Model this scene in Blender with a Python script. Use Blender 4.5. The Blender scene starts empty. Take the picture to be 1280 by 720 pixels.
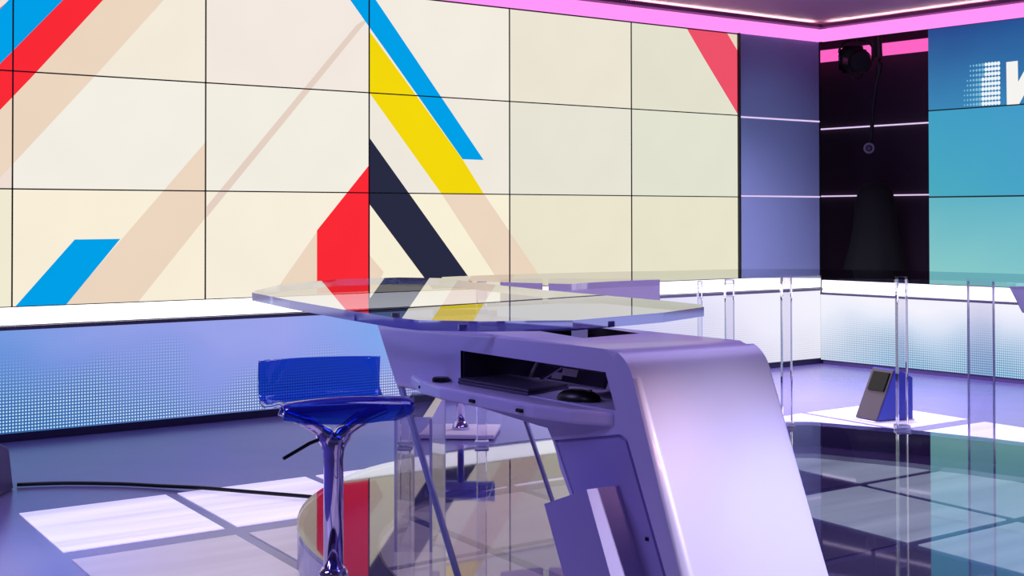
import bpy, bmesh, math, random
from mathutils import Vector, Matrix
random.seed(7)
SC = bpy.context.scene
COL = SC.collection

# ------------------------------------------------------------------ camera
F_PX, YAW, PITCH, ROLL, CY = 1800.5, 0.6631, 0.016, -0.0012, 242.5
CAM = Vector((-2.8385, -8.3082, 1.29))
_f = Vector((math.sin(YAW) * math.cos(PITCH), math.cos(YAW) * math.cos(PITCH), math.sin(PITCH)))
_r0 = Vector((math.cos(YAW), -math.sin(YAW), 0))
_u0 = _r0.cross(_f)
_r = _r0 * math.cos(ROLL) + _u0 * math.sin(ROLL)
_u = _u0 * math.cos(ROLL) - _r0 * math.sin(ROLL)
cd = bpy.data.cameras.new('camera')
cam = bpy.data.objects.new('camera', cd)
COL.objects.link(cam)
m = Matrix((_r, _u, -_f)).transposed().to_4x4()
m.translation = CAM
cam.matrix_world = m
cd.sensor_width = 36
cd.lens = 36 * F_PX / 1280
cd.shift_y = -(360 - CY) / 1280
cd.clip_start = 0.05
SC.camera = cam

# ------------------------------------------------------------------ world, exposure, studio lamps, added fills
w = bpy.data.worlds.new('world')
SC.world = w
w.use_nodes = True
w.node_tree.nodes['Background'].inputs[0].default_value = (0.50, 0.42, 0.85, 1)
w.node_tree.nodes['Background'].inputs[1].default_value = 0.10
SC.view_settings.view_transform = 'Standard'
SC.view_settings.look = 'None'
SC.view_settings.exposure = 0.0
SC.view_settings.gamma = 1.0
SC.view_settings.use_curve_mapping = False


def area(name, loc, target, size, power, color, spread=math.pi):
    l = bpy.data.lights.new(name, 'AREA')
    l.shape = 'DISK'
    l.size = size
    l.energy = power
    l.color = color
    l.spread = spread
    o = bpy.data.objects.new(name, l)
    COL.objects.link(o)
    o.location = loc
    o.rotation_euler = (Vector(target) - Vector(loc)).to_track_quat('-Z', 'Y').to_euler()
    return o


def spot(name, loc, target, power, color, angle, blend=0.7, radius=0.08):
    l = bpy.data.lights.new(name, 'SPOT')
    l.energy = power
    l.color = color
    l.spot_size = math.radians(angle)
    l.spot_blend = blend
    l.shadow_soft_size = radius
    o = bpy.data.objects.new(name, l)
    COL.objects.link(o)
    o.location = loc
    o.rotation_euler = (Vector(target) - Vector(loc)).to_track_quat('-Z', 'Y').to_euler()
    return o


area('studio_wash_light', (1.5, -4.5, 2.98), (1.5, -4.2, 0), 3.0, 85, (0.58, 0.48, 1.0))
area('back_floor_fill', (5.0, -1.6, 2.98), (5.4, -1.2, 0), 1.6, 230, (0.76, 0.68, 1.0), 2.0)  # unseen fill, placed to brighten the floor at back right
area('studio_side_light', (-2.4, -3.6, 2.9), (-0.2, -1.8, 0), 1.6, 95, (0.40, 0.40, 1.0))
spot('desk_key_light', (0.9, -8.9, 2.95), (-0.14, -5.92, 0.50), 880, (0.92, 0.86, 1.0), 17, 1.0)
spot('desk_pink_light', (-0.4, -8.9, 2.9), (-0.36, -5.75, 0.78), 170, (1.0, 0.55, 0.50), 6, 1.0)
spot('desk_blue_light', (1.8, -8.4, 2.9), (0.05, -5.9, 0.55), 420, (0.22, 0.38, 1.0), 9, 1.0)
spot('desk_side_light', (-3.4, -6.6, 2.9), (-0.4, -5.2, 0.6), 50, (0.50, 0.38, 1.0), 26, 1.0)
spot('floor_blue_fill', (-1.3, -3.8, 2.9), (-1.15, -2.9, 0.0), 240, (0.12, 0.20, 1.0), 36, 1.0)  # added blue spot, tints the floor at lower left
spot('corner_panel_fill', (5.2, -2.6, 2.9), (6.5, 0.0, 1.7), 95, (0.66, 0.80, 1.0), 38, 1.0)  # added spot that lifts the dark blue-grey corner panels

# ------------------------------------------------------------------ helpers


def lin(c):
    out = []
    for v in c[:3]:
        v = v / 255.0
        out.append(v / 12.92 if v <= 0.04045 else ((v + 0.055) / 1.055) ** 2.4)
    return (out[0], out[1], out[2], 1.0)


MATS = {}


def pbr(name, rgb, rough=0.5, metal=0.0, trans=0.0, ior=1.45, bump=0.0, bump_scale=200.0, coat=0.0, var=0.0, var_scale=4.0, spec=0.5):
    if name in MATS:
        return MATS[name]
    mt = bpy.data.materials.new(name)
    mt.use_nodes = True
    nt = mt.node_tree
    b = nt.nodes['Principled BSDF']
    c = lin(rgb)
    b.inputs['Base Color'].default_value = c
    b.inputs['Roughness'].default_value = rough
    b.inputs['Metallic'].default_value = metal
    b.inputs['Transmission Weight'].default_value = trans
    b.inputs['IOR'].default_value = ior
    b.inputs['Coat Weight'].default_value = coat
    b.inputs['Specular IOR Level'].default_value = spec
    if var > 0:
        tc = nt.nodes.new('ShaderNodeTexCoord')
        nz = nt.nodes.new('ShaderNodeTexNoise')
        nz.inputs['Scale'].default_value = var_scale
        nz.inputs['Detail'].default_value = 5
        nt.links.new(tc.outputs['Object'], nz.inputs['Vector'])
        mx = nt.nodes.new('ShaderNodeMix')
        mx.data_type = 'RGBA'
        mx.inputs[6].default_value = [v * (1 - var) for v in c[:3]] + [1]
        mx.inputs[7].default_value = [min(1, v * (1 + var)) for v in c[:3]] + [1]
        nt.links.new(nz.outputs['Fac'], mx.inputs[0])
        nt.links.new(mx.outputs[2], b.inputs['Base Color'])
        mr = nt.nodes.new('ShaderNodeMapRange')
        mr.inputs[3].default_value = rough * 0.8
        mr.inputs[4].default_value = rough * 1.2
        nt.links.new(nz.outputs['Fac'], mr.inputs[0])
        nt.links.new(mr.outputs[0], b.inputs['Roughness'])
    if bump > 0:
        tc = nt.nodes.new('ShaderNodeTexCoord')
        nz = nt.nodes.new('ShaderNodeTexNoise')
        nz.inputs['Scale'].default_value = bump_scale
        nt.links.new(tc.outputs['Object'], nz.inputs['Vector'])
        bp = nt.nodes.new('ShaderNodeBump')
        bp.inputs['Strength'].default_value = bump
        bp.inputs['Distance'].default_value = 0.002
        nt.links.new(nz.outputs['Fac'], bp.inputs['Height'])
        nt.links.new(bp.outputs['Normal'], b.inputs['Normal'])
    MATS[name] = mt
    return mt


def emit(name, rgb, strength=1.0, linear=None, var=0.0):
    if name in MATS:
        return MATS[name]
    mt = bpy.data.materials.new(name)
    mt.use_nodes = True
    nt = mt.node_tree
    nt.nodes.clear()
    out = nt.nodes.new('ShaderNodeOutputMaterial')
    em = nt.nodes.new('ShaderNodeEmission')
    c = linear or lin(rgb)
    em.inputs[0].default_value = c
    em.inputs[1].default_value = strength
    nt.links.new(em.outputs[0], out.inputs[0])
    if var > 0:                                   # uneven backlight of an lcd panel
        tc = nt.nodes.new('ShaderNodeTexCoord')
        nz = nt.nodes.new('ShaderNodeTexNoise')
        nz.inputs['Scale'].default_value = 1.6
        nt.links.new(tc.outputs['Object'], nz.inputs['Vector'])
        mr = nt.nodes.new('ShaderNodeMapRange')
        mr.inputs[1].default_value = 0.25
        mr.inputs[2].default_value = 0.75
        mr.inputs[3].default_value = strength * (1 - var)
        mr.inputs[4].default_value = strength * (1 + var)
        nt.links.new(nz.outputs['Fac'], mr.inputs[0])
        nt.links.new(mr.outputs[0], em.inputs[1])
    MATS[name] = mt
    return mt


def sheet_glass(name, tint, ior=1.5, gloss_rough=0.0, base=None, base_fac=0.0):
    """clear sheet: light goes straight through, mirror reflection after Fresnel"""
    if name in MATS:
        return MATS[name]
    mt = bpy.data.materials.new(name)
    mt.use_nodes = True
    nt = mt.node_tree
    nt.nodes.clear()
    out = nt.nodes.new('ShaderNodeOutputMaterial')
    tr = nt.nodes.new('ShaderNodeBsdfTransparent')
    tr.inputs[0].default_value = (*tint, 1)
    gl = nt.nodes.new('ShaderNodeBsdfGlossy')
    gl.inputs['Roughness'].default_value = gloss_rough
    fr = nt.nodes.new('ShaderNodeFresnel')
    fr.inputs['IOR'].default_value = ior
    mx = nt.nodes.new('ShaderNodeMixShader')
    ge = nt.nodes.new('ShaderNodeNewGeometry')      # reflect at the entry face only
    fs_ = nt.nodes.new('ShaderNodeMath')
    fs_.operation = 'SUBTRACT'
    fs_.inputs[0].default_value = 1.0
    nt.links.new(ge.outputs['Backfacing'], fs_.inputs[1])
    mu = nt.nodes.new('ShaderNodeMath')
    mu.operation = 'MULTIPLY'
    a1 = nt.nodes.new('ShaderNodeMath')               # both faces of the pane together: 2F / (1 + F)
    a1.operation = 'ADD'
    a1.inputs[0].default_value = 1.0
    nt.links.new(fr.outputs[0], a1.inputs[1])
    a2 = nt.nodes.new('ShaderNodeMath')
    a2.operation = 'DIVIDE'
    nt.links.new(fr.outputs[0], a2.inputs[0])
    nt.links.new(a1.outputs[0], a2.inputs[1])
    a3 = nt.nodes.new('ShaderNodeMath')
    a3.operation = 'MULTIPLY'
    a3.inputs[0].default_value = 2.0
    nt.links.new(a2.outputs[0], a3.inputs[1])
    nt.links.new(a3.outputs[0], mu.inputs[0])
    nt.links.new(fs_.outputs[0], mu.inputs[1])
    nt.links.new(mu.outputs[0], mx.inputs[0])
    last = tr
    if base_fac > 0:
        df = nt.nodes.new('ShaderNodeBsdfDiffuse')
        df.inputs[0].default_value = lin(base)
        m2 = nt.nodes.new('ShaderNodeMixShader')
        m2.inputs[0].default_value = base_fac
        nt.links.new(tr.outputs[0], m2.inputs[1])
        nt.links.new(df.outputs[0], m2.inputs[2])
        last = m2
    nt.links.new(last.outputs[0], mx.inputs[1])
    nt.links.new(gl.outputs[0], mx.inputs[2])
    nt.links.new(mx.outputs[0], out.inputs[0])
    MATS[name] = mt
    return mt


def link(name, me, mats, parent=None, loc=(0, 0, 0), rotz=0.0, smooth=False):
    if not isinstance(mats, (list, tuple)):
        mats = [mats]
    for mt in mats:
        me.materials.append(mt)
    if smooth:
        for p in me.polygons:
            p.use_smooth = True
    o = bpy.data.objects.new(name, me)
    COL.objects.link(o)
    o.location = loc
    o.rotation_euler = (0, 0, rotz)
    if parent:
        o.parent = parent
    return o


def thing(name, label, cat, loc=(0, 0, 0), rotz=0.0, group=None):
    o = bpy.data.objects.new(name, None)
    COL.objects.link(o)
    o.empty_display_size = 0.1
    o.location = loc
    o.rotation_euler = (0, 0, rotz)
    return tag(o, label, cat, group)


def tag(o, label, cat, group=None, kind=None):
    o['label'] = label
    o['category'] = cat
    if group:
        o['group'] = group
    if kind:
        o['kind'] = kind
    return o


def struct(o):
    o['kind'] = 'structure'
    return o


def bm_mesh(name, bm):
    me = bpy.data.meshes.new(name)
    bmesh.ops.recalc_face_normals(bm, faces=bm.faces)
    bm.to_mesh(me)
    bm.free()
    return me


def add_box(bm, c, s, bevel=0.0, rot=None):
    r = bmesh.ops.create_cube(bm, size=1.0)
    vs = r['verts']
    mtx = Matrix.Translation(c) @ (rot.to_4x4() if rot else Matrix.Identity(4)) @ Matrix.Diagonal((*s, 1))
    bmesh.ops.transform(bm, matrix=mtx, verts=vs)
    if bevel > 0:
        es = list({e for v in vs for e in v.link_edges})
        bmesh.ops.bevel(bm, geom=es, offset=bevel, segments=2, affect='EDGES', profile=0.5)


def box(c, s, bevel=0.0, rot=None):
    bm = bmesh.new()
    add_box(bm, c, s, bevel, rot)
    return bm_mesh('box', bm)


def add_prism(bm, pts, axis, a, b):
    """extrude a polygon; pts are 2D; axis 'x': (y,z), 'y': (x,z), 'z': (x,y)"""
    def p3(p, t):
        return {'x': (t, p[0], p[1]), 'y': (p[0], t, p[1]), 'z': (p[0], p[1], t)}[axis]
    va = [bm.verts.new(p3(p, a)) for p in pts]
    vb = [bm.verts.new(p3(p, b)) for p in pts]
    n = len(pts)
    fs = [bm.faces.new(va), bm.faces.new(vb[::-1])]
    for i in range(n):
        fs.append(bm.faces.new((va[i], vb[i], vb[(i + 1) % n], va[(i + 1) % n])))
    return va, vb, fs


def prism(pts, axis, a, b, bevel=0.0, seg=2):
    bm = bmesh.new()
    va, vb, fs = add_prism(bm, pts, axis, a, b)
    if bevel > 0:
        es = [e for e in bm.edges if e.verts[0] in va and e.verts[1] in va or e.verts[0] in vb and e.verts[1] in vb]
        bmesh.ops.bevel(bm, geom=es, offset=bevel, segments=seg, affect='EDGES', profile=0.5)
    return bm_mesh('prism', bm)


def add_lathe(bm, prof, n=24, c=(0, 0, 0)):
    rings = []
    for r, z in prof:
        if r < 1e-5:
            rings.append([bm.verts.new((c[0], c[1], c[2] + z))])
        else:
            rings.append([bm.verts.new((c[0] + r * math.cos(2 * math.pi * i / n), c[1] + r * math.sin(2 * math.pi * i / n), c[2] + z)) for i in range(n)])
    for a, b in zip(rings, rings[1:]):
        for i in range(n):
            j = (i + 1) % n
            if len(a) == 1:
                bm.faces.new((a[0], b[i], b[j]))
            elif len(b) == 1:
                bm.faces.new((a[i], a[j], b[0]))
            else:
                bm.faces.new((a[i], a[j], b[j], b[i]))


def lathe(prof, n=24, c=(0, 0, 0)):
    bm = bmesh.new()
    add_lathe(bm, prof, n, c)
    return bm_mesh('lathe', bm)


def add_tube(bm, path, rad, n=10):
    path = [Vector(p) for p in path]
    rads = rad if isinstance(rad, (list, tuple)) else [rad] * len(path)
    rings = []
    up = Vector((0, 0, 1))
    for i, p in enumerate(path):
        t = (path[min(i + 1, len(path) - 1)] - path[max(i - 1, 0)]).normalized()
        a = t.cross(up)
        if a.length < 1e-3:
            a = t.cross(Vector((1, 0, 0)))
        a.normalize()
        b = t.cross(a)
        rings.append([bm.verts.new(p + (a * math.cos(2 * math.pi * k / n) + b * math.sin(2 * math.pi * k / n)) * rads[i]) for k in range(n)])
    for a, b in zip(rings, rings[1:]):
        for k in range(n):
            bm.faces.new((a[k], a[(k + 1) % n], b[(k + 1) % n], b[k]))
    bm.faces.new(rings[0][::-1])
    bm.faces.new(rings[-1])


def tube(path, rad, n=10):
    bm = bmesh.new()
    add_tube(bm, path, rad, n)
    return bm_mesh('tube', bm)


def spline(pts, n=8):
    """Catmull-Rom through pts (any dimension)"""
    out = []
    P = [Vector(p) for p in pts]
    for i in range(len(P) - 1):
        p0, p1, p2, p3 = P[max(i - 1, 0)], P[i], P[i + 1], P[min(i + 2, len(P) - 1)]
        for k in range(n):
            t = k / n
            out.append(0.5 * ((2 * p1) + (p2 - p0) * t + (2 * p0 - 5 * p1 + 4 * p2 - p3) * t * t + (3 * p1 - p0 - 3 * p2 + p3) * t ** 3))
    out.append(P[-1])
    return out


def soften(me, deg=32):
    bm = bmesh.new()
    bm.from_mesh(me)
    for f in bm.faces:
        f.smooth = True
    for e in bm.edges:
        e.smooth = len(e.link_faces) == 2 and e.calc_face_angle(0) < math.radians(deg)
    bm.to_mesh(me)
    bm.free()
    return me


def cut(me, cutters):
    """boolean-subtract meshes from me and return the resulting mesh"""
    o = bpy.data.objects.new('body_blank', me)
    COL.objects.link(o)
    cs = []
    for c in cutters:
        k = bpy.data.objects.new('cut_blank', c)
        COL.objects.link(k)
        cs.append(k)
        md = o.modifiers.new('cut', 'BOOLEAN')
        md.operation = 'DIFFERENCE'
        md.solver = 'EXACT'
        md.object = k
    dg = bpy.context.evaluated_depsgraph_get()
    dg.update()
    res = bpy.data.meshes.new_from_object(o.evaluated_get(dg))
    for x in cs + [o]:
        bpy.data.objects.remove(x)
    return res


def wall_pt(x, y):
    """point of the display wall (plane Y = 0) seen at a pixel of the photograph -> (X, Z)"""
    d = _f + _r * ((x - 640) / F_PX) - _u * ((y - CY) / F_PX)
    t = (0 - CAM.y) / d.y
    p = CAM + d * t
    return (p.x, p.z)


# ------------------------------------------------------------------ materials
M_FLOOR = pbr('satin_lavender_floor', (124, 114, 176), 0.20, var=0.06, var_scale=3, bump=0.02, bump_scale=300)
M_WALL = pbr('black_studio_wall', (22, 18, 30), 0.6, var=0.2)
M_NICHE = pbr('black_niche_cloth', (44, 26, 44), 0.75, var=0.2)
M_CEIL = pbr('painted_ceiling', (150, 104, 132), 0.7, var=0.05)
M_LIP = pbr('plum_soffit_lip', (120, 50, 100), 0.5)
M_BLUE = pbr('blue_grey_panel', (124, 134, 166), 0.38, var=0.08, var_scale=2)
M_BEZEL = pbr('black_bezel', (14, 12, 14), 0.4)
M_WHITE = pbr('white_solid_surface', (206, 198, 238), 0.33, var=0.02, coat=0.15)
M_WHITE2 = pbr('lavender_lacquer', (168, 156, 214), 0.4, var=0.03)
M_BLACK = pbr('black_plastic', (10, 9, 14), 0.35)
M_DGREY = pbr('dark_grey_plastic', (78, 72, 96), 0.35)
M_CHROME = pbr('chrome', (206, 198, 240), 0.06, metal=1.0)
M_STEEL = pbr('brushed_steel', (170, 168, 185), 0.25, metal=1.0)
M_ACRYL = pbr('clear_acrylic', (243, 240, 252), 0.02, trans=1.0, ior=1.47)
M_GTOP = sheet_glass('clear_glass_face', (0.95, 0.96, 0.97), 1.7)
M_GEDGE = pbr('blue_glass_edge', (92, 98, 188), 0.08, trans=0.5, ior=1.5)
M_AEDGE = pbr('lavender_acrylic_edge', (222, 218, 252), 0.15, trans=0.7, ior=1.47)
M_SHEET = sheet_glass('clear_acrylic_sheet', (0.93, 0.91, 0.97), 1.47)
M_STAGE = sheet_glass('stage_glass', (0.86, 0.84, 0.90), 1.25, 0.03, (120, 104, 176), 0.10)
M_RISEROUT = pbr('pearl_lavender_riser', (176, 168, 214), 0.25, coat=0.3)
M_RISERIN = pbr('dark_riser_lining', (58, 46, 92), 0.12, spec=0.8)
M_FROST = pbr('frosted_lavender_acrylic', (224, 204, 250), 0.5, trans=0.65)
M_PAPER = pbr('white_paper', (240, 236, 244), 0.8)
M_CABLE = pbr('black_cable_rubber', (16, 14, 20), 0.5)
M_GREYM = pbr('grey_metal_face', (112, 104, 116), 0.35, metal=0.6)
M_BLUEP = pbr('blue_side_panel', (70, 84, 190), 0.4)
M_WEDGE = pbr('plum_wedge_panel', (84, 66, 118), 0.4)
M_CLOTH = pbr('black_drape', (5, 5, 8), 0.95, bump=0.3, bump_scale=60)

E_STRIP = emit('ledge_lamp', (255, 255, 255), linear=(0.93, 0.93, 1.0, 1), strength=1.9)
E_PINK = emit('pink_cove_lamp', (255, 150, 245), linear=(1.0, 0.27, 0.84, 1), strength=1.15)
E_PINK2 = emit('deep_pink_cove_lamp', (255, 110, 200), linear=(1.0, 0.13, 0.55, 1), strength=1.0)
E_CREAM = emit('warm_cove_lamp', (255, 240, 225), linear=(1.0, 0.74, 0.66, 1), strength=22.0)
E_LINE = emit('lilac_light_line', (226, 206, 244), linear=(0.80, 0.62, 0.95, 1), strength=1.0)

# ------------------------------------------------------------------ setting
XR = 7.087                     # plane of the right-hand wall
TOP = 2.826                    # top of the displays
bm = bmesh.new()
add_box(bm, (1.5, -4.5, -0.05), (15.0, 14.5, 0.1))
floor = struct(link('floor', bm_mesh('floor', bm), M_FLOOR))

# lit floor tiles, a skewed grid
TS = 0.142


def tile_x(k, y):
    return -0.25 + 0.74 * k + TS * (y + 4.16)


tile_levels = {0: 1.0, 1: 0.42, 2: 0.36, 3: 0.36, 4: 0.36, 5: 0.36}
rows_y = [-2.0, -2.93, -3.86, -4.79, -5.72, -6.65, -7.58]


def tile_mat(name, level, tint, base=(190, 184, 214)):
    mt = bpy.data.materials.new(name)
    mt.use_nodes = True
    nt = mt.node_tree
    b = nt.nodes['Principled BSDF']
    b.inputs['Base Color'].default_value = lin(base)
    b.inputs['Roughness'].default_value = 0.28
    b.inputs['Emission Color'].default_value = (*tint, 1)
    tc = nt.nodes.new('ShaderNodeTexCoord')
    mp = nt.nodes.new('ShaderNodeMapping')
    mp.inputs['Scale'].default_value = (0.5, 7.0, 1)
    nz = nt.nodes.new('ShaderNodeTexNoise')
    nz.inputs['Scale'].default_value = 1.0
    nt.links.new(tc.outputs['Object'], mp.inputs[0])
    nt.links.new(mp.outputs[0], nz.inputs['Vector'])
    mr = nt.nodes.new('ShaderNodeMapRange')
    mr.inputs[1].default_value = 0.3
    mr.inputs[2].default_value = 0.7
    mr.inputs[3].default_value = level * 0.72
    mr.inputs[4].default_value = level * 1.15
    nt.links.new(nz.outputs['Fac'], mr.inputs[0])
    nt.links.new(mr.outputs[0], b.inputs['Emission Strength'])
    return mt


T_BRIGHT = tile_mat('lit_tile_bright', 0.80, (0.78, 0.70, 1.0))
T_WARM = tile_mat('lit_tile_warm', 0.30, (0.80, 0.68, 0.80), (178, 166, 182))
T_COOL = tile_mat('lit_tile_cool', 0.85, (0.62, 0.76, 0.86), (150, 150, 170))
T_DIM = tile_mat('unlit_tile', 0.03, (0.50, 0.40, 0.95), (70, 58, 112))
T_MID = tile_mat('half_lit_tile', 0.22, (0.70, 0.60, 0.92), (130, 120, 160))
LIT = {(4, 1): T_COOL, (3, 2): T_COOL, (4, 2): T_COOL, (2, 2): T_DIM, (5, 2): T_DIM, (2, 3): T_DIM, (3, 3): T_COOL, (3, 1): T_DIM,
       (5, 1): T_COOL, (2, 1): T_MID, (1, 1): T_WARM, (1, 2): T_MID, (0, 2): T_WARM, (0, 3): T_MID, (1, 3): T_WARM, (4, 3): T_DIM, (5, 3): T_COOL}
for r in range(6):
    y1, y0 = rows_y[r] - (0.07 if r == 1 else 0.03), rows_y[r + 1] + (0.07 if r == 0 else 0.03)  # gap after the first row widened to stand in for a shadow band
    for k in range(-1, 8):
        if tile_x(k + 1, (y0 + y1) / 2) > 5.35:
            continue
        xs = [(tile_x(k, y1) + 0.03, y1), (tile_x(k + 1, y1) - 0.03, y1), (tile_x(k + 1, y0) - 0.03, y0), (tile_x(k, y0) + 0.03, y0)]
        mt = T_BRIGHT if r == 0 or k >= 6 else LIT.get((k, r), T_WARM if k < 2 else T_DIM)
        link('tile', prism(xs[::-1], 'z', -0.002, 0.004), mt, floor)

wb = struct(link('wall_back', box((2.4, 0.16, 1.7), (9.4, 0.1, 3.4)), M_WALL))
wr = link('wall_right', box((XR + 0.17, -2.6, 0.365), (0.12, 5.2, 0.73)), M_WALL)
struct(wr)
bm = bmesh.new()
add_box(bm, (XR + 0.17, -3.2, 1.78), (0.12, 4.08, 2.09))
link('screen_backing', bm_mesh('b', bm), M_WALL, wr)
struct(link('wall_niche', box((8.11, -0.2, 1.7), (0.1, 3.6, 3.4)), M_NICHE))
struct(link('ceiling', box((1.5, -5.0, 3.035), (14.0, 10.4, 0.08)), M_CEIL))

# pink cove bands and lip on both walls
t1 = struct(link('trim_1', box((2.0, 0.0, 2.881), (10.17, 0.05, 0.106)), E_PINK))
t2 = struct(link('trim_2', box((XR, -2.62, 2.881), (0.05, 5.2, 0.106)), E_PINK))
struct(link('trim_3', box((2.0, -0.04, 2.950), (10.05, 0.14, 0.03)), M_LIP))
struct(link('trim_4', box((XR - 0.04, -2.66, 2.950), (0.14, 5.1, 0.03)), M_LIP))
struct(link('trim_5', box((2.0, -0.015, 2.969), (10.0, 0.03, 0.008)), E_CREAM))
struct(link('trim_6', box((XR - 0.015, -2.66, 2.969), (0.03, 5.1, 0.008)), E_CREAM))
struct(link('trim_7', box((7.93, -0.2, 2.817), (0.04, 3.4, 0.11)), E_PINK2))
for nm, z in (('trim_8', 2.132), ('trim_9', 1.486)):
    struct(link(nm, box((8.05, -0.2, z), (0.03, 3.4, 0.012)), E_LINE))
struct(link('baseboard_back', box((2.0, 0.05, 0.024), (10.17, 0.08, 0.046)), pbr('dark_blue_skirting', (34, 26, 64), 0.4)))
struct(link('baseboard_right', box((XR + 0.05, -2.62, 0.017), (0.08, 5.2, 0.032)), M_WEDGE))
# lit ledge bands between the displays and the led panels
struct(link('trim_10', box((2.0, 0.01, 0.722), (10.17, 0.03, 0.10)), E_STRIP))
struct(link('trim_11', box((XR + 0.01, -2.62, 0.682), (0.03, 5.2, 0.105)), E_STRIP))
struct(link('trim_12', box((2.0, 0.0, 0.655), (10.17, 0.06, 0.022)), M_DGREY))
struct(link('trim_13', box((XR, -2.62, 0.618), (0.06, 5.2, 0.018)), M_DGREY))

# blue-grey corner panels with light lines
for i, (z0, z1) in enumerate(((2.132, TOP), (1.470, 2.120), (0.78, 1.458))):
    o = link('panel', box((6.565, 0.04, (z0 + z1) / 2), (1.03, 0.08, z1 - z0), 0.004), M_BLUE, wb)
for z in (2.126, 1.464):
    link('light_line', box((6.565, 0.01, z), (1.03, 0.03, 0.011)), E_LINE, wb)
link('edge_post', box((6.052, 0.03, 1.80), (0.016, 0.1, 2.05)), M_BEZEL, wb)
link('edge_post', box((XR + 0.005, 0.05, 1.78), (0.014, 0.1, 2.09)), M_BEZEL, wb)

# ------------------------------------------------------------------ the display wall
BLUE, RED, TAN, YEL, NAVY = (0, 160, 232), (250, 42, 54), (236, 214, 192), (243, 216, 12), (40, 43, 66)
ART = [   # convex polygons of the picture, in pixels of the photograph on the wall plane
    (TAN, [(80, -40), (245, -40), (120, 94), (17, 208), (-60, 290), (-60, 100)]),
    (RED, [(60, -40), (166, -40), (129, 0), (48, 88), (-60, 200), (-60, 60)]),
    (BLUE, [(11, 0), (51, -40), (117, -40), (79, 0), (0, 80), (-60, 140), (-60, 75)]),
    (TAN, [(258.6, 176), (258.2, 271), (173.5, 377), (79, 384)]),
    ((229, 209, 196), [(446, 31), (459, 23), (459, 26), (258.6, 272), (258.6, 258)]),
    (BLUE, [(93.7, 299.4), (150.7, 298.6), (80.5, 384), (17, 386)]),
    (TAN, [(397, 289), (397, 367), (341, 369)]),
    (RED, [(396.6, 288), (461.3, 207), (461.3, 364), (396.6, 367)]),
    (TAN, [(461.4, 318), (480, 340), (470, 362), (461.4, 362)]),
    (BLUE, [(410, -40), (442, -42), (605, 200), (578.7, 199)]),
    (YEL, [(461.4, 38), (578.5, 199), (605.5, 242.6), (552.5, 242.4), (461.4, 115)]),
    (TAN, [(552.5, 242.4), (605.5, 242.6), (684, 358), (628, 358)]),
    (NAVY, [(461.4, 171), (596, 360), (541, 361), (461.4, 254)]),
    ((238, 82, 106), [(858, 34), (908.5, 40), (923.7, 65.6), (923.4, 144), (880, 72)]),
    (TAN, [(908.5, 40), (923.7, 41.6), (923.7, 65.6)]),
]


def split_poly(poly, a, b):
    """split a convex polygon by the line a-b -> (left side, right side)"""
    L, R = [], []
    def s(p):
        return (b[0] - a[0]) * (p[1] - a[1]) - (b[1] - a[1]) * (p[0] - a[0])
    n = len(poly)
    for i in range(n):
        p, q = poly[i], poly[(i + 1) % n]
        sp, sq = s(p), s(q)
        if sp >= 0:
            L.append(p)
        if sp <= 0:
            R.append(p)
        if sp * sq < 0:
            t = sp / (sp - sq)
            x = (p[0] + (q[0] - p[0]) * t, p[1] + (q[1] - p[1]) * t)
            L.append(x)
            R.append(x)
    return L, R


def area2(p):
    return sum(p[i][0] * p[(i + 1) % len(p)][1] - p[(i + 1) % len(p)][0] * p[i][1] for i in range(len(p))) / 2


ART_W = []
for c, pts in ART:
    q = [wall_pt(*p) for p in pts]
    if area2(q) < 0:
        q = q[::-1]
    ART_W.append((c, q))

BASES = {(-1, 0): (240, 228, 218), (-1, 1): (238, 222, 212), (-1, 2): (240, 234, 210),
         (0, 0): (244, 235, 218), (0, 1): (244, 239, 228), (0, 2): (249, 239, 217),
         (1, 0): (243, 233, 224), (1, 1): (243, 238, 226), (1, 2): (247, 238, 220),
         (2, 0): (243, 236, 224), (2, 1): (240, 234, 222), (2, 2): (249, 240, 216),
         (3, 0): (236, 229, 212), (3, 1): (231, 228, 214), (3, 2): (236, 229, 206),
         (4, 0): (228, 226, 206), (4, 1): (227, 227, 209), (4, 2): (231, 228, 203)}
WHERE = {(-1, 0): 'wall display at far left edge showing the end of blue and red bands, topmost',
         (-1, 1): 'wall display at far left edge with red corner above pinkish tan, middle row',
         (-1, 2): 'plain cream wall display at far left edge, bottom row above lit ledge',
         (0, 0): 'wall display with wide blue, red and tan bands crossing its upper left corner',
         (0, 1): 'wall display left of centre with red tip and two tan diagonal bands',
         (0, 2): 'wall display with small blue slanted block and tan diagonal band',
         (1, 0): 'cream wall display with thin tan line and blue corner at upper right',
         (1, 1): 'cream wall display with thin tan diagonal line and red tip at lower right',
         (1, 2): 'wall display with tall red block along its right edge above the glass desk',
         (2, 0): 'wall display with blue band above yellow band from its upper left corner',
         (2, 1): 'wall display with yellow band, end of blue band and navy triangle',
         (2, 2): 'wall display with navy diagonal band and tan band, bottom row',
         (3, 0): 'plain cream wall display, top row, next to the blue and yellow one',
         (3, 1): 'plain cream wall display, middle row, right of the yellow band one',
         (3, 2): 'cream wall display with small tan corner at left, bottom row behind glass tables',
         (4, 0): 'wall display with pinkish red diagonal band, beside blue-grey panel',
         (4, 1): 'plain greenish cream wall display, middle row, beside blue-grey panel',
         (4, 2): 'plain greenish cream wall display, bottom row, beside blue-grey panel'}
PW, PH, GAP = 1.21, 1.21 * 9 / 16, 0.0035
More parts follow.
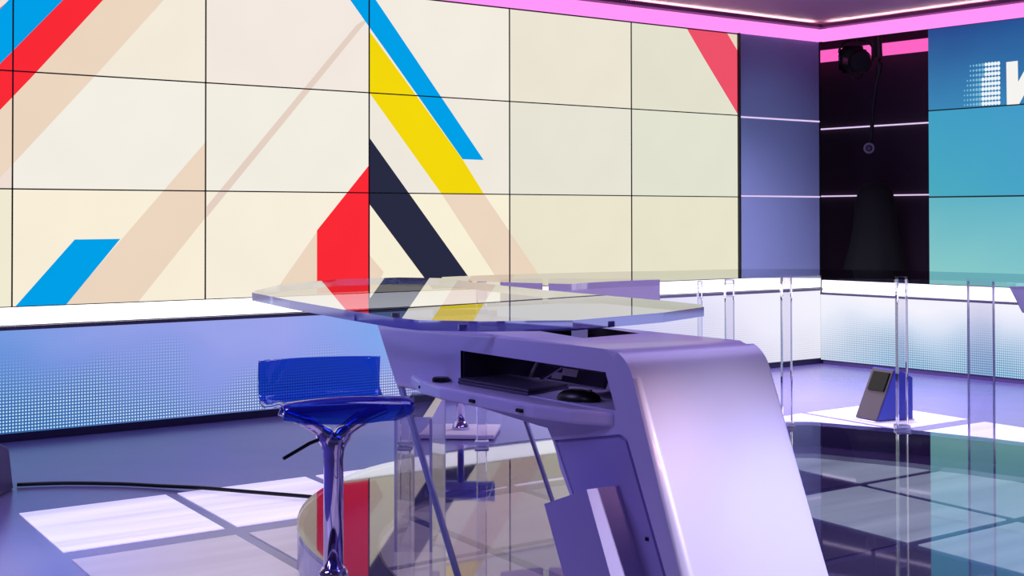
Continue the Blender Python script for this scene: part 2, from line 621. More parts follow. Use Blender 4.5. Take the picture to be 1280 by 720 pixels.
for (ci, ri), base in BASES.items():
    x0, x1 = ci * PW + GAP, (ci + 1) * PW - GAP
    z1, z0 = 2.817 - ri * PH - GAP, 2.817 - (ri + 1) * PH + GAP
    t = thing('wall_display', WHERE[(ci, ri)], 'display', ((x0 + x1) / 2, 0.0, z0), 0, 'displays of the picture wall')
    ox, oz = (x0 + x1) / 2, z0
    # housing: open frame
    bm = bmesh.new()
    add_box(bm, (0, 0.055, (z1 - z0) / 2), (x1 - x0 + 0.006, 0.09, z1 - z0 + 0.006))
    link('housing', bm_mesh('h', bm), M_BEZEL, t)
    bm = bmesh.new()
    for sx in (-1, 1):
        add_box(bm, (sx * ((x1 - x0) / 2 + 0.0014), 0.004, (z1 - z0) / 2), (0.0036, 0.012, z1 - z0 + 0.0064))
    for zz in (0, z1 - z0):
        add_box(bm, (0, 0.004, zz + (0.0014 if zz else -0.0014)), (x1 - x0 + 0.0064, 0.012, 0.0036))
    link('bezel', bm_mesh('bz', bm), M_BEZEL, t)
    # picture pieces
    pieces = [(base, [(x0, z0), (x1, z0), (x1, z1), (x0, z1)])]
    for c, q in ART_W:
        if c == TAN:
            c = tuple(int(v * 0.5 + b * 0.5 * tv / 244) if False else int(v) for v, b, tv in zip(c, base, TAN))
        new = []
        for pc, pp in pieces:
            inside = pp
            outs = []
            for i in range(len(q)):
                a, b = q[i], q[(i + 1) % len(q)]
                L, R = split_poly(inside, a, b)
                if len(R) >= 3 and abs(area2(R)) > 1e-7:
                    outs.append(R)
                inside = L
                if len(inside) < 3 or abs(area2(inside)) < 1e-7:
                    inside = None
                    break
            if inside is None:
                new.append((pc, pp))
            else:
                new.append((c, inside))
                new += [(pc, o) for o in outs]
        pieces = new
    verts, faces, fm, slots = [], [], [], []
    for c, pp in pieces:
        if c not in slots:
            slots.append(c)
        b0 = len(verts)
        verts += [(x - ox, 0.004, z - oz) for x, z in pp]
        faces.append(list(range(b0, b0 + len(pp))))
        fm.append(slots.index(c))
    me = bpy.data.meshes.new('screen')
    me.from_pydata(verts, [], faces)
    for p, i in zip(me.polygons, fm):
        p.material_index = i
    link('screen', me, [emit('screen_%d_%d_%d' % tuple(c), c, 1.0, var=0.03) for c in slots], t)

# ------------------------------------------------------------------ led dot panels under the displays


def led_mat(name, axis, lo, hi, tops, lows, dots, amounts):
    """one moving picture runs over the whole row of panels: colours by distance along the wall"""
    if name in MATS:
        return MATS[name]
    mt = bpy.data.materials.new(name)
    MATS[name] = mt
    mt.use_nodes = True
    nt = mt.node_tree
    nt.nodes.clear()
    N, L = nt.nodes.new, nt.links.new
    out = N('ShaderNodeOutputMaterial')
    em = N('ShaderNodeEmission')
    tc = N('ShaderNodeNewGeometry')
    sx = N('ShaderNodeSeparateXYZ')
    L(tc.outputs['Position'], sx.inputs[0])
    along = N('ShaderNodeMapRange')
    along.inputs[1].default_value = lo
    along.inputs[2].default_value = hi
    L(sx.outputs[axis], along.inputs[0])

    def ramp(stops):
        r = N('ShaderNodeValToRGB')
        el = r.color_ramp.elements
        while len(el) < len(stops):
            el.new(0.5)
        for e, (p, c) in zip(el, stops):
            e.position = p
            e.color = lin(c) if isinstance(c, tuple) else (c, c, c, 1)
        L(along.outputs[0], r.inputs[0])
        return r.outputs[0]

    def math_(op, a, b=None, c=None):
        n = N('ShaderNodeMath')
        n.operation = op
        for i, v in enumerate((a, b, c)):
            if v is None:
                continue
            if isinstance(v, (int, float)):
                n.inputs[i].default_value = v
            else:
                L(v, n.inputs[i])
        return n.outputs[0]
    P = 0.0185
    fx = math_('ABSOLUTE', math_('SUBTRACT', math_('FRACT', math_('DIVIDE', sx.outputs[axis], P)), 0.5))
    fz = math_('ABSOLUTE', math_('SUBTRACT', math_('FRACT', math_('DIVIDE', sx.outputs[2], P)), 0.5))
    d = math_('MAXIMUM', fx, fz)
    mask = N('ShaderNodeMapRange')
    mask.inputs[1].default_value = 0.22
    mask.inputs[2].default_value = 0.34
    mask.inputs[3].default_value = 1.0
    mask.inputs[4].default_value = 0.0
    L(d, mask.inputs[0])
    nz = N('ShaderNodeTexNoise')
    nz.inputs['Scale'].default_value = 1.3
    nz.inputs['Detail'].default_value = 1.5
    L(tc.outputs['Position'], nz.inputs['Vector'])
    zf = N('ShaderNodeMapRange')
    zf.inputs[1].default_value = 0.0
    zf.inputs[2].default_value = 0.6
    L(sx.outputs[2], zf.inputs[0])
    am = N('ShaderNodeMapRange')          # where the dots of the picture stand out
    am.inputs[1].default_value = 0.25
    am.inputs[2].default_value = 0.80
    L(ramp(amounts), am.inputs[3])
    am.inputs[4].default_value = 0.02
    L(math_('ADD', zf.outputs[0], math_('MULTIPLY', math_('SUBTRACT', nz.outputs['Fac'], 0.5), 1.4)), am.inputs[0])
    bg = N('ShaderNodeMix')
    bg.data_type = 'RGBA'
    L(ramp(lows), bg.inputs[6])
    L(ramp(tops), bg.inputs[7])
    L(math_('ADD', zf.outputs[0], math_('MULTIPLY', math_('SUBTRACT', nz.outputs['Fac'], 0.5), 0.9)), bg.inputs[0])
    col = N('ShaderNodeMix')
    col.data_type = 'RGBA'
    L(ramp(dots), col.inputs[7])
    L(bg.outputs[2], col.inputs[6])
    L(math_('MULTIPLY', mask.outputs[0], am.outputs[0]), col.inputs[0])
    drk = N('ShaderNodeMix')              # dark grid between the diodes
    drk.data_type = 'RGBA'
    drk.inputs[7].default_value = lin((24, 44, 110))
    L(col.outputs[2], drk.inputs[6])
    L(math_('MULTIPLY', math_('SUBTRACT', 1.0, mask.outputs[0]), math_('MULTIPLY', am.outputs[0], 0.45)), drk.inputs[0])
    L(drk.outputs[2], em.inputs[0])
    em.inputs[1].default_value = 1.0
    L(em.outputs[0], out.inputs[0])
    return mt


LEDS = ['leftmost dotted LED panel under the far left display',
        'blue dotted LED panel under the display with the small blue block',
        'lavender dotted LED panel directly behind the blue stool',
        'dotted LED panel behind the left end of the white desk',
        'pale LED panel hidden behind the middle of the desk',
        'pale dotted LED panel just right of the desk top behind clear posts',
        'near-white LED panel on the back wall next to the corner']
M_LEDB = led_mat('led_picture_back', 0, -1.2, 7.1,
                 [(0.0, (70, 138, 214)), (0.10, (100, 152, 224)), (0.22, (146, 160, 232)), (0.36, (156, 164, 236)), (0.44, (128, 166, 236)), (0.52, (160, 186, 242)), (0.72, (214, 212, 250)), (0.86, (240, 238, 254)), (1.0, (246, 245, 255))],
                 [(0.0, (20, 92, 178)), (0.14, (34, 110, 190)), (0.24, (72, 124, 208)), (0.38, (128, 140, 226)), (0.52, (160, 160, 234)), (0.72, (206, 204, 246)), (0.86, (228, 226, 250)), (1.0, (236, 234, 252))],
                 [(0.0, (170, 226, 252)), (0.25, (196, 232, 255)), (0.5, (228, 236, 255)), (0.75, (244, 244, 255)), (1.0, (255, 255, 255))],
                 [(0.0, 1.0), (0.4, 0.95), (0.75, 0.35), (1.0, 0.4)])
for i, lab in enumerate(LEDS):
    x0 = -PW + i * PW
    x1 = min(x0 + PW, XR)
    t = thing('led_panel', lab, 'led panel', (x0, 0.0, 0.050), 0, 'LED panels along the foot of the back wall')
    wd = x1 - x0
    link('cabinet', box((wd / 2, 0.06, 0.295), (wd - 0.002, 0.08, 0.588)), M_BEZEL, t)
    link('screen', box((wd / 2, 0.01, 0.297), (wd - 0.0016, 0.02, 0.592)), M_LEDB, t)
LEDR = ['white LED panel with teal dots at its foot, right of the corner',
        'white LED panel with teal dots behind the clear posts at right edge',
        'LED panel fading to blue at the far right, mostly outside the picture']
M_LEDR = led_mat('led_picture_right', 1, 0.0, -3.6,
                 [(0.0, (248, 246, 255)), (0.5, (244, 243, 255)), (1.0, (236, 238, 255))],
                 [(0.0, (204, 222, 248)), (0.15, (170, 206, 242)), (0.3, (110, 178, 226)), (0.5, (110, 174, 226)), (1.0, (100, 160, 222))],
                 [(0.0, (240, 248, 255)), (0.5, (206, 242, 252)), (1.0, (200, 240, 252))],
                 [(0.0, 0.7), (0.3, 0.85), (1.0, 0.85)])
for i, lab in enumerate(LEDR):
    t = thing('led_panel', lab, 'led panel', (XR, -i * PW, 0.036), -math.pi / 2, 'LED panels along the foot of the right wall')
    link('cabinet', box((PW / 2, 0.06, 0.286), (PW - 0.002, 0.08, 0.570)), M_BEZEL, t)
    link('screen', box((PW / 2, 0.01, 0.288), (PW - 0.0016, 0.02, 0.572)), M_LEDR, t)

# ------------------------------------------------------------------ right-hand screen: three rows


def grad_mat(name, c_tl, c_tr, c_bl, c_br, wd, ht):
    mt = bpy.data.materials.new(name)
    mt.use_nodes = True
    nt = mt.node_tree
    nt.nodes.clear()
    N, L = nt.nodes.new, nt.links.new
    out = N('ShaderNodeOutputMaterial')
    em = N('ShaderNodeEmission')
    tc = N('ShaderNodeTexCoord')
    nz = N('ShaderNodeTexNoise')
    nz.inputs['Scale'].default_value = 1.4
    L(tc.outputs['Object'], nz.inputs['Vector'])
    sx = N('ShaderNodeSeparateXYZ')
    L(tc.outputs['Object'], sx.inputs[0])

    def mr(o, a, b):
        n = N('ShaderNodeMapRange')
        n.inputs[1].default_value = a
        n.inputs[2].default_value = b
        L(o, n.inputs[0])
        return n.outputs[0]

    def mix(f, a, b):
        n = N('ShaderNodeMix')
        n.data_type = 'RGBA'
        L(f, n.inputs[0])
        for i, v in ((6, a), (7, b)):
            if isinstance(v, tuple):
                n.inputs[i].default_value = lin(v)
            else:
                L(v, n.inputs[i])
        return n.outputs[2]
    u = mr(sx.outputs[0], 0, wd)
    ad = N('ShaderNodeMath')
    ad.operation = 'MULTIPLY_ADD'
    L(nz.outputs['Fac'], ad.inputs[0])
    ad.inputs[1].default_value = 0.3
    L(sx.outputs[2], ad.inputs[2])
    v = mr(ad.outputs[0], 0.1, ht + 0.2)
    L(mix(v, mix(u, c_bl, c_br), mix(u, c_tl, c_tr)), em.inputs[0])
    L(em.outputs[0], out.inputs[0])
    return mt


SCR = [('dark blue wide screen with white dots and a large white letter, top right', 2.155, TOP, ((42, 66, 138), (30, 84, 150), (62, 138, 186), (56, 130, 190))),
       ('teal wide screen below the lettered one, middle row at right edge', 1.449, 2.155, ((64, 158, 196), (70, 150, 206), (76, 172, 192), (70, 158, 206))),
       ('pale turquoise wide screen, bottom row at right edge', 0.735, 1.449, ((96, 178, 196), (88, 172, 206), (142, 206, 202), (136, 202, 204)))]
for i, (lab, z0, z1, cs) in enumerate(SCR):
    t = thing('wall_screen', lab, 'screen', (XR, -1.13, z0), -math.pi / 2, 'screens of the right wall')
    wd, ht = 1.9, z1 - z0
    link('housing', box((wd / 2, 0.045, ht / 2), (wd, 0.05, ht - 0.001)), M_BEZEL, t)
    link('screen', box((wd / 2, 0.012, ht / 2), (wd - 0.006, 0.02, ht - 0.012)), grad_mat('blue_screen', *cs, wd, ht), t)
    if i == 0:
        bmd, bmf = bmesh.new(), bmesh.new()
        for cx in range(13):
            for rz in range(9):
                x = 0.655 - cx * 0.0282
                z = 0.025 + rz * 0.0385
                fall = cx + max(0, rz - 3) * 0.35
                r = 0.0165 * (1 if fall < 5 else max(0.25, 1 - (fall - 5) * 0.10))
                if fall > 11:
                    continue
                tgt = bmd if fall < 6 else bmf
                vs = [tgt.verts.new((x + r * 0.86 * math.cos(a * math.pi / 5), 0.0, z + r * math.sin(a * math.pi / 5))) for a in range(10)]
                vs2 = [tgt.verts.new((v.co.x, 0.004, v.co.z)) for v in vs]
                tgt.faces.new(vs)
                for a in range(10):
                    tgt.faces.new((vs[a], vs2[a], vs2[(a + 1) % 10], vs[(a + 1) % 10]))
        o = link('dot_pattern', bm_mesh('d', bmd), emit('dot_white', (236, 246, 250), 1.0), t)
        o['kind'] = 'stuff'
        o = link('faded_dot_pattern', bm_mesh('d', bmf), emit('dot_blue', (122, 186, 216), 1.0), t)
        o['kind'] = 'stuff'
        # the big white letter: left stroke then a rising stroke, repeated (a slanted W)
        bm = bmesh.new()
        add_prism(bm, [(0.725, 0.336), (0.823, 0.338), (0.825, 0.171), (0.935, 0.338), (1.03, 0.338), (1.045, 0.171), (1.155, 0.338), (1.26, 0.338), (1.045, 0.004), (0.952, 0.004), (0.94, 0.17), (0.833, 0.004), (0.728, 0.004)], 'y', -0.002, 0.004)
        bmesh.ops.triangulate(bm, faces=bm.faces)
        link('letter', bm_mesh('w', bm), emit('letter_white', (246, 244, 240), 1.0), t)

# ------------------------------------------------------------------ round glass stage
SCX, SCY = 1.65, -4.6
KEY = [(-180, 2.08), (-170, 2.05), (-158, 1.80), (-125, 1.80), (-108, 2.08), (170, 2.08), (150, 2.08), (135, 2.09), (118, 2.11), (100, 2.07), (83, 2.06), (65, 2.12), (48, 2.36), (42, 2.38), (36, 2.28), (30, 2.22), (21, 2.14), (12, 2.08), (0, 2.08), (-20, 2.08)]


def stage_r(deg):
    deg = (deg + 180) % 360 - 180
    ks = sorted((((a + 180) % 360) - 180, r) for a, r in KEY)
    ks = [(ks[-1][0] - 360, ks[-1][1])] + ks + [(ks[0][0] + 360, ks[0][1])]
    for (a, ra), (b, rb) in zip(ks, ks[1:]):
        if a <= deg <= b and b > a:
            t = (deg - a) / (b - a)
            t = t * t * (3 - 2 * t)
            return ra + (rb - ra) * t
    return 2.08


NS = 120
ring = [(stage_r(i * 360 / NS) * math.cos(math.radians(i * 360 / NS)), stage_r(i * 360 / NS) * math.sin(math.radians(i * 360 / NS))) for i in range(NS)]
stage = thing('stage_platform', 'low round platform with clear glass top over lit floor tiles', 'platform', (SCX, SCY, 0.005))
bm = bmesh.new()
va, vb, fs = add_prism(bm, ring, 'z', 0.127, 0.145)
for f in fs[2:]:
    f.material_index = 1
link('glass_top', bm_mesh('g', bm), [M_STAGE, M_GEDGE], stage)


def ring_wall(k0, k1, z0, z1):
    bm = bmesh.new()
    A = [[bm.verts.new((x * k, y * k, z)) for x, y in ring] for k, z in ((k0, z0), (k0, z1), (k1, z1), (k1, z0))]
    for a, b in zip(A, A[1:] + A[:1]):
        for i in range(NS):
            j = (i + 1) % NS
            bm.faces.new((a[i], a[j], b[j], b[i]))
    return bm_mesh('ring', bm)


link('riser', ring_wall(0.999, 0.994, 0.0, 0.127), M_RISEROUT, stage)
link('riser_lining', ring_wall(0.9935, 0.988, 0.0, 0.127), M_RISERIN, stage)
link('rim_underlay', ring_wall(0.987, 0.855, 0.004, 0.022), pbr('plum_underlay', (88, 70, 128), 0.4), stage)
link('rim_strip', ring_wall(0.8545, 0.850, 0.002, 0.026), M_STEEL, stage)

# ------------------------------------------------------------------ main desk (local x = across, y = -u, z up)
AX, AY, ROT = -0.387, -5.641, -0.0875
desk = thing('presenter_desk', 'white sculpted presenter desk with leaning leg and clear glass top', 'desk', (AX, AY, 0.0), ROT)
# profile in (y, z): y = -u
prof = [(1.385, 0.952), (0.10, 0.952)]
for k in range(1, 9):                       # rounded shoulder
    a = math.radians(90 - k * 66 / 8)
    prof.append((0.075 - 0.105 * math.cos(a) * 0.98, 0.842 + 0.11 * math.sin(a)))
prof += [(-0.41, 0.0), (-0.11, 0.0), (0.30, 0.62)]
for k in range(0, 5):                       # fillet under the arm
    a = k / 4
    prof.append((0.30 + 0.04 * a + 0.05 * a * a, 0.62 + 0.085 * a + 0.05 * a * (1 - a) + 0.045 * a * a))
prof += [(1.235, 0.742)]
body = prism(prof, 'x', 0.0, 0.461, 0.030, 5)
cav = prism([(0.815, 0.795), (0.815, 0.893), (0.095, 0.893), (0.052, 0.80)], 'x', -0.1, 0.40)
hole = prism([(0.84, 0.21), (0.40, 0.15), (0.44, 0.38), (0.83, 0.43)], 'z', 0.86, 1.0)
# cutter for hole uses (x, y) order
hole = prism([(0.21, 0.84), (0.15, 0.40), (0.38, 0.44), (0.43, 0.83)], 'z', 0.86, 1.0)
pock = prism([(0.325, 0.69), (0.035, 0.742), (0.005, 0.735), (-0.345, 0.02), (-0.10, 0.02)], 'x', -0.1, 0.010)
body = cut(body, [cav, hole, pock])
body = soften(body)
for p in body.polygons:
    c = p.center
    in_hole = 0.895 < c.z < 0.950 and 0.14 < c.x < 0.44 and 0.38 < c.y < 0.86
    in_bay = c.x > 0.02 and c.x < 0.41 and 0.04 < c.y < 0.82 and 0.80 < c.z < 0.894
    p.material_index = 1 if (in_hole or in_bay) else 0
link('body', body, [M_WHITE, M_BLACK], desk)
bm = bmesh.new()
pan = prism([(0.310, 0.684), (0.037, 0.733), (0.012, 0.727), (-0.330, 0.024), (-0.105, 0.024)], 'x', 0.0, 0.0095)
pn = link('access_panel', pan, M_WHITE2, desk)
link('screw', lathe([(0, -0.004), (0.006, -0.004), (0.006, 0.004), (0, 0.004)], 10, (0, 0, 0)), M_BLACK, pn, (0.0, -0.075, 0.50))
# dark inner lining of the equipment bay and its things
bm = bmesh.new()
add_box(bm, (0.395, 0.45, 0.845), (0.008, 0.72, 0.094))
add_box(bm, (0.200, 0.811, 0.845), (0.385, 0.006, 0.094))
add_box(bm, (0.20, 0.25, 0.889), (0.38, 0.27, 0.006))
link('bay_lining', bm_mesh('l', bm), pbr('bay_lining_grey', (52, 46, 72), 0.3), desk)
shelf = prism([(0.0, 1.12), (-0.055, 0.96), (-0.092, 0.78), (-0.085, 0.30), (-0.055, 0.17), (-0.004, 0.06), (0.02, 0.05), (0.02, 1.12)], 'z', 0.756, 0.795, 0.010, 3)
sh = link('shelf', shelf, M_WHITE, desk)
link('shelf_floor', box((0.205, 0.44, 0.792), (0.37, 0.73, 0.006)), M_WHITE, desk)
for y, x in ((0.965, -0.048), (0.60, -0.090), (0.36, -0.089)):
    link('cable_clip', box((x, y, 0.772), (0.012, 0.028, 0.010), 0.003), M_BLACK, sh)
# tilted prompter screen inside the bay, its bracket bars
mon = link('bay_monitor', box((0.27, 0.62, 0.842), (0.012, 0.36, 0.09), 0.003, Matrix.Rotation(0.35, 3, 'Y')), M_DGREY, desk)
link('bracket', tube([(0.16, 0.70, 0.797), (0.30, 0.80, 0.90)], 0.006, 6), M_STEEL, mon)
link('bracket', tube([(0.16, 0.66, 0.797), (0.28, 0.56, 0.90)], 0.006, 6), M_STEEL, mon)
link('bracket', tube([(0.10, 0.10, 0.797), (0.12, 0.17, 0.893)], 0.004, 6), M_STEEL, mon)
# equipment box that leans with the leg
bmx = bmesh.new()
q = []
for x in (-0.10, 0.0):
    for u_, z in ((-0.228, 0.546), (-0.040, 0.613), (0.245, 0.05), (0.05, 0.02)):
        q.append(bmx.verts.new((x, -u_, z)))
for f in ((0, 1, 2, 3), (7, 6, 5, 4), (0, 4, 5, 1), (1, 5, 6, 2), (2, 6, 7, 3), (3, 7, 4, 0)):
    bmx.faces.new([q[i] for i in f])
bmesh.ops.recalc_face_normals(bmx, faces=bmx.faces)
eb = link('equipment_box', bm_mesh('eb', bmx), M_WHITE2, desk)
# clear leaning end plate
bm = bmesh.new()
add_prism(bm, [(1.380, 0.945), (1.362, 0.945), (0.838, 0.155), (0.862, 0.155)], 'x', 0.03, 0.45)
for f in bm.faces:
    f.material_index = 0 if abs(f.normal.x) < 0.5 and f.calc_area() > 0.1 else 1
bm.normal_update()
for f in bm.faces:
    f.material_index = 0 if f.calc_area() > 0.1 else 1
link('leaning_plate', bm_mesh('lp', bm), [M_SHEET, M_GEDGE], desk)
link('plate_edge', tube([(0.03, 1.375, 0.945), (0.03, 0.852, 0.16)], 0.012, 6), M_AEDGE, desk)
link('plate_edge', tube([(0.45, 1.20, 0.70), (0.45, 0.852, 0.16)], 0.008, 6), M_AEDGE, desk)
# glass top
gl = [(2.217, -0.075), (1.75, -0.13), (1.25, -0.168), (0.90, -0.18), (0.775, -0.165), (0.643, -0.038), (0.522, 0.201), (0.60, 0.60), (0.708, 0.854), (0.80, 0.92), (0.98, 0.935), (1.675, 0.925), (2.107, 0.95), (2.70, 1.02), (2.85, 0.90), (2.872, 0.593), (2.613, 0.213), (2.35, 0.0)]
GT = [(b, a) for a, b in gl]
bm = bmesh.new()
va, vb, fs = add_prism(bm, GT, 'z', -0.015, 0.015)
for f in fs[2:]:
    f.material_index = 1
go = link('glass_top', bm_mesh('gt', bm), [M_GTOP, M_GEDGE], desk)
_tilt = Matrix.Rotation(0.0115, 3, Matrix.Rotation(-ROT, 3, 'Z') @ Vector((math.cos(YAW), -math.sin(YAW), 0)))   # not quite level
_pv = Vector((0.35, 1.45, 0.987))
go.matrix_local = Matrix.Translation(_pv) @ _tilt.to_4x4() @ Matrix.Translation((-0.35, -1.45, 0))
for x, y in ((0.06, 1.33), (0.42, 0.72), (0.42, 1.30), (0.05, 0.85)):
    link('standoff', lathe([(0, 0.0), (0.014, 0.0), (0.014, 0.022), (0, 0.022)], 14), M_CHROME, desk, (x, y, 0.951))

# loose things on the desk shelf
def on_desk(x, y, z):
    c, s = math.cos(ROT), math.sin(ROT)
    return (AX + c * x - s * y, AY + s * x + c * y, z)


t = thing('laptop', 'closed dark grey laptop lying in the shelf opening of the white desk', 'laptop', on_desk(0.075, 0.66, 0.7955), ROT + 0.03)
link('base', prism([(-0.085, -0.21), (0.10, -0.15), (0.10, 0.21), (-0.085, 0.15)], 'z', 0.0, 0.010, 0.003), M_DGREY, t)
link('lid', prism([(-0.084, -0.209), (0.099, -0.149), (0.099, 0.209), (-0.084, 0.149)], 'z', 0.011, 0.018, 0.003), M_DGREY, t)
t = thing('computer_mouse', 'black computer mouse at the right end of the desk shelf', 'mouse', on_desk(0.045, 0.275, 0.7955), ROT + 0.25)
bm = bmesh.new()
for k in range(1):
    add_lathe(bm, [(0, 0.034), (0.02, 0.033), (0.036, 0.028), (0.048, 0.018), (0.052, 0.008), (0.050, 0.0), (0, 0.0)], 24)
    bmesh.ops.scale(bm, vec=(0.78, 1.35, 1.0), verts=bm.verts)
link('shell', bm_mesh('m', bm), M_BLACK, t, smooth=True)
link('scroll_wheel', box((0, -0.035, 0.032), (0.007, 0.018, 0.008), 0.002), M_DGREY, t)
t = thing('puck', 'small round black puck on the left end of the desk shelf', 'puck', on_desk(-0.028, 0.885, 0.7955))
link('body', lathe([(0, 0.014), (0.022, 0.014), (0.026, 0.010), (0.026, 0.0), (0, 0.0)], 20), M_BLACK, t, smooth=False)
t = thing('paper_note', 'white paper note on the black screen under the desk hole', 'note', on_desk(0.26, 0.60, 0.80), ROT)
link('long_strip', box((0.118, 0.135, 0.118), (0.0015, 0.085, 0.056)), M_PAPER, t)
link('sheet', box((0, 0, 0.050), (0.0015, 0.075, 0.06), 0, Matrix.Rotation(0.35, 3, 'Y')), M_PAPER, t, (-0.008, 0.0, 0.0))
link('small_slip', box((0, 0.06, 0.018), (0.0015, 0.05, 0.02), 0, Matrix.Rotation(0.35, 3, 'Y')), M_PAPER, t, (-0.018, 0.0, 0.0))

# clear acrylic box pedestal beside the stool, on the stage
t = thing('acrylic_pedestal', 'tall clear acrylic box standing on the stage left of the desk', 'pedestal', (0.135, -3.965, 0.151), 0.886)
for i, (cx, cy, sx, sy) in enumerate(((0.0, 0.06, 0.66, 0.008), (0.0, -0.06, 0.66, 0.008), (0.33, 0, 0.008, 0.112), (-0.33, 0, 0.008, 0.112))):
    link('side_panel', box((cx, cy, 0.225), (sx, sy, 0.45)), M_SHEET, t)
for sx in (-1, 1):
    for sy in (-1, 1):
        link('edge', box((sx * 0.33, sy * 0.06, 0.225), (0.010, 0.010, 0.45)), M_AEDGE, t)
link('top_panel', box((0, 0, 0.454), (0.67, 0.13, 0.008)), M_SHEET, t)

# ------------------------------------------------------------------ stools


def seat_mesh():
    prof = spline([(-0.212, 0.128), (-0.206, 0.08), (-0.192, 0.03), (-0.155, 0.004), (-0.08, -0.004), (0.02, 0.012), (0.11, 0.033), (0.165, 0.039), (0.20, 0.026), (0.218, 0.0), (0.222, -0.020)], 5)
    nx = 20
    verts, faces = [], []
    n = len(prof)
    for i, p in enumerate(prof):
        s = i / (n - 1)
        half = 0.188 - 0.004 * max(0.0, min(1.0, (s - 0.3) / 0.3))
        for j in range(nx + 1):
            a = -1 + 2 * j / nx
            y, z = p[0], p[1]
            if s < 0.35:                         # back wraps forward at the sides
                y += 0.045 * abs(a) ** 3 * (1 - s / 0.35)
            if s > 0.45:                         # front crown arches, lip tapers to the tips
                k = (s - 0.45) / 0.55
                top = -0.030 * a * a
                low = 0.030 * a * a
                kk = max(0.0, (k - 0.45) / 0.55)
                z += k * (top * (1 - kk) + low * kk)
                y -= 0.045 * kk * abs(a) ** 2.5
            verts.append((a * half, y, z))
    for i in range(n - 1):
        for j in range(nx):
            q0 = i * (nx + 1) + j
            faces.append((q0, q0 + 1, q0 + nx + 2, q0 + nx + 1))
    me = bpy.data.meshes.new('seat')
    me.from_pydata(verts, [], faces)
    bm = bmesh.new()
    bm.from_mesh(me)
    bmesh.ops.recalc_face_normals(bm, faces=bm.faces)
    bmesh.ops.solidify(bm, geom=bm.faces[:], thickness=0.012)
    return bm_mesh('seat', bm)


M_SEAT = sheet_glass('blue_translucent_acrylic', (0.20, 0.44, 0.96), 1.5, 0.02, (16, 50, 200), 0.28)
stool = thing('bar_stool', 'translucent blue acrylic bar stool with chrome column in front of the desk', 'stool', (-0.656, -4.667, 0.0), -0.30 + math.pi)
SEATZ = 0.735
seat = link('seat', seat_mesh(), M_SEAT, stool, (0, 0, SEATZ), smooth=True)
link('base', lathe([(0, 0.0), (0.215, 0.0), (0.22, 0.008), (0.20, 0.018), (0.12, 0.035), (0.06, 0.06), (0.042, 0.12), (0.040, 0.235), (0, 0.235)], 40), M_CHROME, stool, (0, 0, 0.005), smooth=True)
link('collar', lathe([(0.028, 0.0), (0.042, 0.0), (0.042, 0.022), (0.034, 0.034), (0.028, 0.034)], 28), M_CHROME, stool, (0, 0, 0.236), smooth=True)
link('column', lathe([(0, 0), (0.029, 0.0), (0.029, 0.34), (0.032, 0.365), (0.038, 0.395), (0.034, 0.41), (0, 0.41)], 28), M_CHROME, stool, (0, 0, 0.245), smooth=True)
bm = bmesh.new()
for a in (18, 162, 198, 342):
    c, s_ = math.cos(math.radians(a)), math.sin(math.radians(a))
    add_tube(bm, spline([(0.008 * c, 0.008 * s_, 0.625), (0.030 * c, 0.03 * s_, 0.660), (0.075 * c, 0.06 * s_, 0.693), (0.125 * c, 0.09 * s_, 0.715), (0.160 * c, 0.11 * s_, 0.728)], 4), [0.026] * 5 + [0.019] * 5 + [0.013] * 7, 8)
link('yoke', bm_mesh('y', bm), M_CHROME, stool, smooth=True)
link('lever', tube([(0.03, 0.0, 0.648), (0.07, 0.0, 0.635), (0.152, 0.02, 0.598)], 0.0055, 8), M_BLACK, stool)

st2 = thing('bar_stool', 'bar stool with square white base and chrome column behind the desk', 'stool', (2.2, -1.36, 0.0), 2.4)
link('base', box((0, 0, 0.018), (0.44, 0.44, 0.026), 0.006), M_PAPER, st2)
link('base_foot', box((0, 0, 0.003), (0.40, 0.40, 0.005)), M_DGREY, st2)
link('collar', lathe([(0, 0), (0.055, 0.0), (0.05, 0.02), (0.036, 0.045), (0.028, 0.05), (0, 0.05)], 24), M_CHROME, st2, (0, 0, 0.031), smooth=True)
link('column', lathe([(0, 0), (0.026, 0.0), (0.026, 0.30), (0.020, 0.302), (0.020, 0.50), (0, 0.50)], 24), M_CHROME, st2, (0, 0, 0.08), smooth=True)
link('seat', seat.data, [], st2, (0, 0, 0.60))

# ------------------------------------------------------------------ far glass tables on the stage rim


def arc_table(name, label, a0, a1, r0, r1, z, posts, plates=()):
    t = thing(name, label, 'table', (SCX, SCY, 0.151))
    n = 28
    def rr(r, a):
        return r + (stage_r(a) - 2.08) * (r / 2.08)
    outer = [(rr(r1, a) * math.cos(math.radians(a)), rr(r1, a) * math.sin(math.radians(a))) for a in [a0 + (a1 - a0) * i / n for i in range(n + 1)]]
    inner = [(r0 * math.cos(math.radians(a)), r0 * math.sin(math.radians(a))) for a in [a1 + (a0 - a1) * i / n for i in range(n + 1)]]
    bm = bmesh.new()
    va, vb, fs = add_prism(bm, outer + inner, 'z', -0.014, 0.014)
    for f in fs[2:]:
        f.material_index = 1
    caps = [fs[2 + n], fs[2 + 2 * n + 1]]
    bmesh.ops.delete(bm, geom=[caps[0] if a1 == 49.6 else caps[1]], context='FACES_ONLY')
    link('glass_top', bm_mesh('gt', bm), [M_GTOP, M_SHEET], t, (0, 0, z - 0.151))
    h = z - 0.151 - 0.014
    for (x, y, wdt) in posts:
        p = link('post', box((0, 0, h / 2), (wdt, wdt, h - 0.002), 0.004), M_ACRYL, t, (x - SCX, y - SCY, 0), -0.66)
        link('post_cap', box((0, 0, h - 0.055), (wdt + 0.008, wdt + 0.008, 0.07), 0.006), M_SHEET, p)
        link('post_foot', box((0, 0, 0.012), (wdt + 0.02, wdt + 0.02, 0.022), 0.004), M_AEDGE, p)
    return t, h


